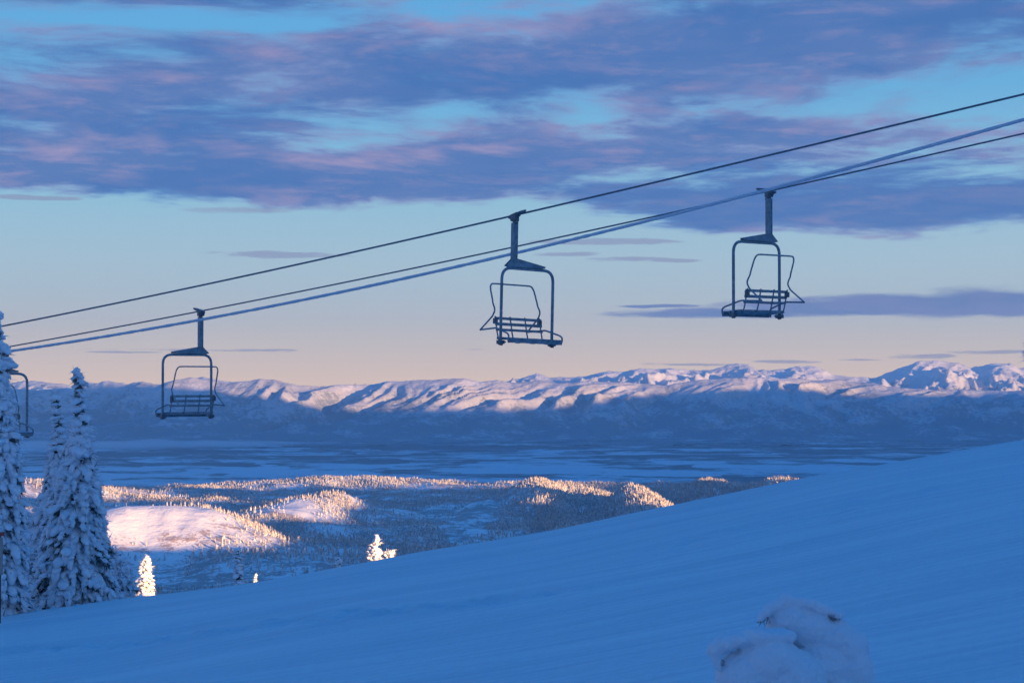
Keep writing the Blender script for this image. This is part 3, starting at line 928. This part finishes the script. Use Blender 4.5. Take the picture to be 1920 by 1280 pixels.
def rime_tree(label):
    """a small tree bent out of shape by rime: one upright stem and one limb reaching right"""
    Y = 250.0
    rng = np.random.default_rng(77)
    base_ = at(707, Y, float(hill_z((707 - 960) / F * Y, Y)))
    t = empty('rime_tree', base_); tag(t, label, 'tree')
    def lp(x, y): return np.array((at(x, Y, y=y) - base_)[:])
    stem = [np.array([0, 0, 0.0]), lp(705, 1072), lp(702, 1050), lp(704, 1030), lp(707, 1008)]
    limb = [lp(704, 1062), lp(714, 1056), lp(724, 1050), lp(731, 1041), lp(737, 1033)]
    mb = MB(); mb.tube(stem, [0.35, 0.25, 0.2, 0.14, 0.05], 8); mb.build('trunk', M_BARK, t)
    mb = MB(); mb.tube(limb, [0.16, 0.13, 0.1, 0.08, 0.04], 8); mb.build('limb', M_BARK, t)
    SC, SD, SZ = [], [], []
    def along(pl, rr, k, ps):
        pl = np.array(pl)
        for i in range(k):
            f_ = rng.random() * (len(pl) - 1); a = int(f_); fr = f_ - a
            p_ = pl[a] * (1 - fr) + pl[a + 1] * fr
            rad_ = np.interp(f_, range(len(rr)), rr)
            o = rng.normal(0, 1, 3); o /= np.linalg.norm(o)
            SC.append(p_ + o * rad_ * rng.uniform(0.3, 1.0)); SD.append(o * 0.8 + np.array([0, 0, 0.3]) + rng.normal(0, 0.3, 3))
            s_ = ps * rng.uniform(0.6, 1.2)
            SZ.append((s_ * 1.2, s_, s_ * 0.8))
    along(stem[1:], [0.95, 1.05, 0.8, 0.45], 150, 0.22)
    along(limb, [0.5, 0.65, 0.75, 0.7, 0.4], 95, 0.18)
    for (x, y) in ((691, 1033), (695, 1026), (739, 1030)):
        tip = lp(x, y); root = lp(700, y + 8)
        for k in (0.4, 0.6, 0.8, 1.0):
            SC.append(root * (1 - k) + tip * k); SD.append(tip - root); SZ.append((0.2, 0.07, 0.07))
    SC, SD, SZ = map(np.array, (SC, SD, SZ))
    V, Fc = puffs(SC, SD, SZ, rng, 0.18)
    ns = 900; i = rng.integers(0, len(SC), ns)
    V2, F2 = spikes(SC[i], SD[i] + rng.normal(0, 0.5, (ns, 3)), rng.uniform(0.3, 0.7, ns), rng.uniform(0.02, 0.05, ns), rng)
    V, Fc = join([(V, Fc), (V2, F2)])
    link('snow_load', np_mesh('snow_load', V, Fc), M_SNOW, t)
rime_tree('sunlit twisted tree caked in rime, one limb reaching right')

# fir whose frosted twigs just reach in at the right edge
p0 = at(1956, 50)
fir('snowy_fir', p0, (EYE_Y - 610) / F * 50 - p0.z, [(0, 0.55), (0.15, 0.42), (0.3, 0.30), (0.6, 0.32), (0.8, 0.42), (0.86, 0.40), (1, 0.08)], 0.11, 45, 'frosted fir at the right edge with only twigs reaching into the picture', bare=0.3, spike=1.6)

# trail sign by the left edge
ps_ = at(1, 46.0)
t = empty('trail_sign', ps_); tag(t, 'small trail sign with a red top board in front of the leftmost fir', 'sign')
m, q = material('faded_red_board'); q.principled(q.mix(q.noise(q.obj(), 20, 3), (0.30, 0.05, 0.05), (0.40, 0.10, 0.09)), 0.6); M_RED = m
m, q = material('weathered_board'); q.principled(q.mix(q.noise(q.obj(), 14, 4), (0.26, 0.22, 0.20), (0.42, 0.38, 0.36)), 0.7); M_BOARD = m
htop = (EYE_Y - 996) / F * 46 - ps_.z
mb = MB(); mb.tube([(0, 0.03, -0.4), (0, 0.03, htop - 0.05)], 0.035, 8); mb.build('post', M_BARK, t)
mb = MB(); mb.box((-0.03, -0.02, htop - 0.05), (0.30, 0.03, 0.10)); mb.build('red_board', M_RED, t, smooth=False, bevel=0.006)
mb = MB(); mb.box((-0.04, -0.015, htop - 0.58), (0.25, 0.025, 0.90)); mb.build('board', M_BOARD, t, smooth=False, bevel=0.006)

# ------------------------------------------------------------------ the rimed sapling close to the camera
Yg = 14.0
def gp(x, y, dy=0.0):
    return Vector(((x - 960) / F * Yg, Yg + dy, (EYE_Y - y) / F * Yg))
g0 = Vector(((1475 - 960) / F * Yg, Yg, float(slope_z((1475 - 960) / F * Yg, Yg))))
t = empty('rime_caked_sapling', g0)
tag(t, 'stubby sapling buried in rime and snow at the bottom right', 'tree')
bm = bmesh.new()
k_ = Yg / F
blobs = [(1476, 1128, 24, 18, .02), (1460, 1130, 18, 14, .0), (1446, 1138, 15, 12, -.02), (1434, 1146, 12, 11, -.04), (1425, 1154, 8, 9, -.05),
         (1496, 1128, 22, 15, .02), (1516, 1132, 20, 12, .01), (1535, 1138, 17, 10, .0), (1552, 1143, 15, 9, -.02), (1568, 1149, 11, 8, -.04),
         (1482, 1168, 44, 42, .06), (1520, 1180, 60, 40, .08), (1562, 1195, 50, 40, .06), (1590, 1220, 40, 44, .04), (1600, 1262, 36, 60, .03), (1545, 1250, 72, 64, .10), (1570, 1320, 80, 70, .06),
         (1446, 1184, 38, 17, -.22), (1410, 1182, 38, 17, -.26), (1376, 1188, 30, 17, -.28), (1348, 1196, 22, 17, -.30), (1331, 1206, 15, 16, -.31), (1332, 1220, 10, 13, -.32), (1337, 1234, 6, 9, -.33),
         (1430, 1232, 66, 50, -.20), (1385, 1262, 52, 56, -.22), (1470, 1270, 70, 66, -.16), (1370, 1320, 70, 60, -.2), (1440, 1340, 110, 70, -.14), (1540, 1370, 110, 80, 0)]
for (x, y, a, b, dy) in blobs:
    c = gp(x, y, dy) - g0
    mt = Matrix.Translation(c) @ Matrix.Diagonal((a * k_, (a + b) * 0.5 * k_, b * k_, 1))
    bmesh.ops.create_icosphere(bm, subdivisions=3, radius=1.0, matrix=mt)
me = bpy.data.meshes.new('rime'); bm.to_mesh(me); bm.free()
gh = link('rime', me, M_GHOST, t)
md = gh.modifiers.new('remesh', 'REMESH'); md.mode = 'VOXEL'; md.voxel_size = 0.009; md.use_smooth_shade = True
md = gh.modifiers.new('smooth', 'SMOOTH'); md.factor = 0.5; md.iterations = 12
for nm, sc_, st in (('coarse', 0.17, 0.035), ('fine', 0.05, 0.024), ('rough', 0.018, 0.007)):
    tx = bpy.data.textures.new('rime_' + nm, 'CLOUDS'); tx.noise_scale = sc_; tx.noise_depth = 3
    md = gh.modifiers.new('disp_' + nm, 'DISPLACE'); md.texture = tx; md.strength = st; md.mid_level = 0.5; md.texture_coords = 'LOCAL'
# needles showing under the rime at the drooping tips
rng = np.random.default_rng(5)
for (x, y, dy, k, sx, sy) in ((1430, 1158, -.06, 45, 6, 4), (1340, 1230, -.30, 45, 5, 7), (1560, 1153, -.03, 50, 8, 3)):
    C, D = [], []
    for i in range(k):
        C.append((gp(x + np.clip(rng.normal(0, 1), -1.5, 1.5) * sx, y + np.clip(rng.normal(0, 1), -1.5, 1.5) * sy, dy + rng.normal(0, .02)) - g0)[:]); D.append(rng.normal(0, 0.5, 3) + np.array([-0.1, -0.3, -0.6]))
    C = np.array(C); D = np.array(D)
    V, Fc = spikes(C, D, rng.uniform(.02, .045, len(C)), rng.uniform(.003, .006, len(C)), rng)
    link('needle_tuft', np_mesh('needle_tuft', V, Fc, False), M_FNEEDLE, t)
mb = MB(); mb.tube([(0, 0.05, -0.3), (0, 0.05, 0.35), (0.0, 0.05, 0.6)], [0.06, 0.05, 0.02], 8); mb.build('trunk', M_BARK, t)

# ------------------------------------------------------------------ the woods on the hills
def tree_template(tiers, sides, rng, slim=0.2):
    V, Fc = [], []
    z = 0.06
    for i in range(tiers):
        f_ = i / tiers
        r_ = slim * (1 - f_) ** 0.85 * rng.uniform(0.85, 1.15) + 0.015
        zt = min(1.0, z + (1.5 if i < tiers - 1 else 1.0) * 0.94 / tiers)
        b = len(V)
        for k in range(sides):
            a = 2 * PI * (k + 0.5 * (i % 2)) / sides
            rr = r_ * (rng.uniform(0.5, 1.25) if k % 2 else rng.uniform(0.8, 1.35))
            V.append((rr * math.cos(a), rr * math.sin(a), z - rng.uniform(0.0, 0.5) / tiers))
        V.append((rng.normal(0, 0.008), rng.normal(0, 0.008), zt if i < tiers - 1 else 1.0))
        for k in range(sides):
            Fc.append((b + k, b + (k + 1) % sides, b + sides))
        z += 0.94 / tiers
    return np.array(V), np.array(Fc)
def snag_template(rng):
    V = [(0.012, 0, 0), (-0.008, 0.01, 0), (-0.008, -0.01, 0), (0.004, 0.004, 1.0)]
    Fc = [(0, 1, 3), (1, 2, 3), (2, 0, 3)]
    for i in range(6):
        z = rng.uniform(0.3, 0.9); a = rng.uniform(0, 6.28); l = 0.10 * (1.1 - z)
        b = len(V)
        V += [(0, 0, z - 0.012), (0, 0, z + 0.012), (l * math.cos(a), l * math.sin(a), z + 0.02)]
        Fc.append((b, b + 1, b + 2))
    return np.array(V), np.array(Fc)

rng = np.random.default_rng(2024)
def wood_density(X, Y):
    d_ = 0.74 + 0.80 * fbm(X / 330, Y / 520, 3, 401) + 0.35 * fbm(X / 80, Y / 110, 2, 409)
    xs = 960 + F * X / Y; zz = hill_z(X, Y); ys = EYE_Y - F * zz / Y
    d_ = d_ + 0.8 * sstep(xs, 900, 1010) * sstep(Y, 1900, 2500)                    # dense wood on the right
    d_ = d_ + 0.45 * sstep(Y, 4300, 4800) + 0.30 * (1 - sstep(Y, 1300, 1900))
    def off(x, Yc, wx, wy, k):
        xc = (x - 960) / F * Yc
        return k * np.exp(-((X - xc) / wx) ** 2 - ((Y - Yc) / wy) ** 2)
    d_ = d_ - off(300, 2200, 100, 100, 1.4) - off(545, 2920, 45, 110, 0.9) - off(380, 1850, 120, 120, 0.4) - off(600, 2300, 160, 200, 0.35)
    d_ = d_ + off(420, 2450, 60, 150, 0.8) + off(640, 3000, 60, 150, 0.7) + off(1000, 3500, 80, 200, 0.6)
    run = np.exp(-((X - (-60 + 0.02 * (Y - 3000))) / 26) ** 2) * sstep(Y, 2300, 2700) * (1 - sstep(Y, 3380, 3480))    # a cleared run
    d_ = d_ - 1.8 * run
    return np.clip(d_, 0.0, 1.0)
PTS = []
for (y0, y1, cell) in ((560, 1000, 6.5), (1000, 2000, 5.6), (2000, 3000, 5.2), (3000, 4300, 5.8), (4300, 5600, 7.0)):
    yv = np.arange(y0, y1, cell)
    for Y in yv:
        xv = np.arange(-0.285 * Y - 20, 0.285 * Y + 20, cell)
        PTS.append(np.stack([xv + rng.uniform(-cell * .6, cell * .6, len(xv)), Y + rng.uniform(-cell * .6, cell * .6, len(xv))], 1))
PTS = np.concatenate(PTS)
dn = wood_density(PTS[:, 0], PTS[:, 1])
PTS = PTS[rng.random(len(PTS)) < dn * 0.92]
TX, TY = PTS[:, 0], PTS[:, 1]
TZ = hill_z(TX, TY)
TH = 2.6 + 5.6 * rng.random(len(TX)) ** 1.5 + 2.5 * sstep(TX / TY, 0.0, 0.02) * (0.85 + 0.4 * np.clip(fbm(TX / 200, TY / 200, 2, 431), -0.5, 0.8))
kind = rng.random(len(TX))
snagzone = sstep(fbm(TX / 260, TY / 260, 2, 441), -0.1, 0.35) * (1 - sstep(TX / TY, 0.0, 0.03))
is_snag = kind < 0.75 * snagzone
CREST = [(-200, 1180), (0, 1157), (230, 1130), (300, 1125), (500, 1095), (700, 1060), (900, 1025), (1100, 985), (1300, 942), (1480, 903), (1700, 862), (1920, 826), (2200, 780)]
xs = 960 + F * TX / TY; ytop = EYE_Y - F * (TZ + TH) / TY
seen = (ytop < tab(xs, CREST) - 8) & (xs > 225) & (xs < 1900)
TX, TY, TZ, TH, is_snag, seen, xs = (a_[(ytop < tab(xs, CREST) + 25)] for a_ in (TX, TY, TZ, TH, is_snag, seen, xs))
size = TH / TY * seen
order = np.argsort(-size)
near = order[:260]
rest = order[260:]

variants = [tree_template(4, 6, np.random.default_rng(500 + i), 0.15 + 0.02 * (i % 3)) for i in range(7)]
snags = [snag_template(np.random.default_rng(600 + i)) for i in range(4)]
parts = []
vi = rng.integers(0, 1000, len(TX))
def place(tmpl, idx):
    V, Fc = tmpl
    a = rng.uniform(0, 6.28, len(idx)); h = TH[idx]
    wv = h * rng.uniform(0.9, 1.6, len(idx))
    c_, s_ = np.cos(a), np.sin(a)
    x = (V[None, :, 0] * c_[:, None] - V[None, :, 1] * s_[:, None]) * wv[:, None] + TX[idx][:, None]
    y = (V[None, :, 0] * s_[:, None] + V[None, :, 1] * c_[:, None]) * wv[:, None] + TY[idx][:, None]
    z = V[None, :, 2] * h[:, None] + TZ[idx][:, None] - 0.3
    P_ = np.stack([x, y, z], -1).reshape(-1, 3)
    Fq = Fc[None] + (np.arange(len(idx)) * len(V))[:, None, None]
    parts.append((P_, Fq.reshape(-1, 3)))
live = rest[~is_snag[rest]]; dead = rest[is_snag[rest]]
for i, tm in enumerate(variants):
    place(tm, live[vi[live] % len(variants) == i])
for i, tm in enumerate(snags):
    place(tm, dead[vi[dead] % len(snags) == i])
V, Fc = join(parts)
wood = link('hill_woods', np_mesh('hill_woods', V, Fc, False), M_WOOD)
tag(wood, 'frosted woods covering the hills below the piste', 'woods', None, 'stuff')

big = []
for i in range(4):
    rg = np.random.default_rng(700 + i)
    V, Fc = tree_template(9, 9, rg, 0.16 + 0.02 * (i % 3))
    big.append(np_mesh('hill_fir', V, Fc, False)); big[-1].materials.append(M_WOOD)
sn_me = []
for i in range(3):
    V, Fc = snag_template(np.random.default_rng(800 + i)); sn_me.append(np_mesh('bare_snag', V, Fc, False)); sn_me[-1].materials.append(M_BARK)
for j in near:
    if is_snag[j]:
        o = bpy.data.objects.new('bare_snag', sn_me[j % 3])
        tag(o, 'thin bare dead trunk on the near snowy hillside below the piste edge', 'dead tree', 'bare trunks on the near hillside')
    else:
        o = bpy.data.objects.new('hill_fir', big[j % 4])
        tag(o, 'small frosted fir on the shaded near hillside just below the piste edge', 'fir tree', 'frosted firs on the near hillside')
    COL.objects.link(o)
    o.location = (TX[j], TY[j], TZ[j] - 0.3)
    o.rotation_euler = (0, 0, float(rng.uniform(0, 6.28)))
    wv = TH[j] * float(rng.uniform(0.85, 1.25))
    o.scale = (wv, wv, TH[j])

# ------------------------------------------------------------------ low mist lying in the far left of the valley
bm = bmesh.new()
for (x, Y, a, b, h) in ((250, 20800, 1500, 900, 55), (60, 20500, 1500, 1000, 60), (420, 21300, 900, 600, 40), (-150, 20600, 1500, 900, 60), (560, 21700, 500, 300, 22)):
    Xc = (x - 960) / F * Y
    bmesh.ops.create_icosphere(bm, subdivisions=4, radius=1.0, matrix=Matrix.Translation((Xc, Y, -690)) @ Matrix.Diagonal((a, b, h, 1)))
me = bpy.data.meshes.new('mist_bank'); bm.to_mesh(me); bm.free()
m = bpy.data.materials.new('valley_mist'); m.use_nodes = True
q = NT(m.node_tree)
vol = q.new('ShaderNodeVolumePrincipled')
vol.inputs['Color'].default_value = (0.95, 0.97, 1.0, 1)
vol.inputs['Density'].default_value = 0.0022
oo = q.new('ShaderNodeOutputMaterial')
q.t.links.new(vol.outputs[0], oo.inputs['Volume'])
mist = link('mist_bank', me, m)
md = mist.modifiers.new('remesh', 'REMESH'); md.mode = 'VOXEL'; md.voxel_size = 30.0
tx = bpy.data.textures.new('mist_lumps', 'CLOUDS'); tx.noise_scale = 500; tx.noise_depth = 3
md = mist.modifiers.new('lumps', 'DISPLACE'); md.texture = tx; md.strength = 60; md.mid_level = 0.6; md.texture_coords = 'LOCAL'
tag(mist, 'low pale bank of mist lying far off on the left side of the valley', 'mist', None, 'stuff')

bm = bmesh.new()
for (x, y, a, b) in ((1797, 822, 9, 6), (1801, 817, 7, 6), (1803, 811, 6, 6), (1800, 806, 6, 5), (1793, 824, 10, 4)):
    Y = 21500.0
    bmesh.ops.create_icosphere(bm, subdivisions=3, radius=1.0, matrix=Matrix.Translation(((x - 960) / F * Y, Y, (EYE_Y - y) / F * Y)) @ Matrix.Diagonal((a * Y / F, a * Y / F, b * Y / F, 1)))
me = bpy.data.meshes.new('steam_plume'); bm.to_mesh(me); bm.free()
steam = link('steam_plume', me, m)
md = steam.modifiers.new('remesh', 'REMESH'); md.mode = 'VOXEL'; md.voxel_size = 8.0
tag(steam, 'small pale plume of steam rising from the valley floor far off on the right', 'steam')

# ------------------------------------------------------------------ evening haze
bm = bmesh.new()
x0, x1, y0, y1, z0, z1 = -27000, 27000, -6000, 46000, -780, 1500
bmesh.ops.create_cube(bm, size=1.0, matrix=Matrix.Translation(((x0 + x1) / 2, (y0 + y1) / 2, (z0 + z1) / 2)) @ Matrix.Diagonal((x1 - x0, y1 - y0, z1 - z0, 1)))
me = bpy.data.meshes.new('haze'); bm.to_mesh(me); bm.free()
m = bpy.data.materials.new('evening_haze'); m.use_nodes = True
q = NT(m.node_tree)
vol = q.new('ShaderNodeVolumePrincipled')
vol.inputs['Color'].default_value = (0.42, 0.74, 1.0, 1)
vol.inputs['Density'].default_value = 1.75e-5
vol.inputs['Anisotropy'].default_value = 0.45
oo = q.new('ShaderNodeOutputMaterial')
q.t.links.new(vol.outputs[0], oo.inputs['Volume'])
hz = link('haze', me, m)
hz['kind'] = 'stuff'
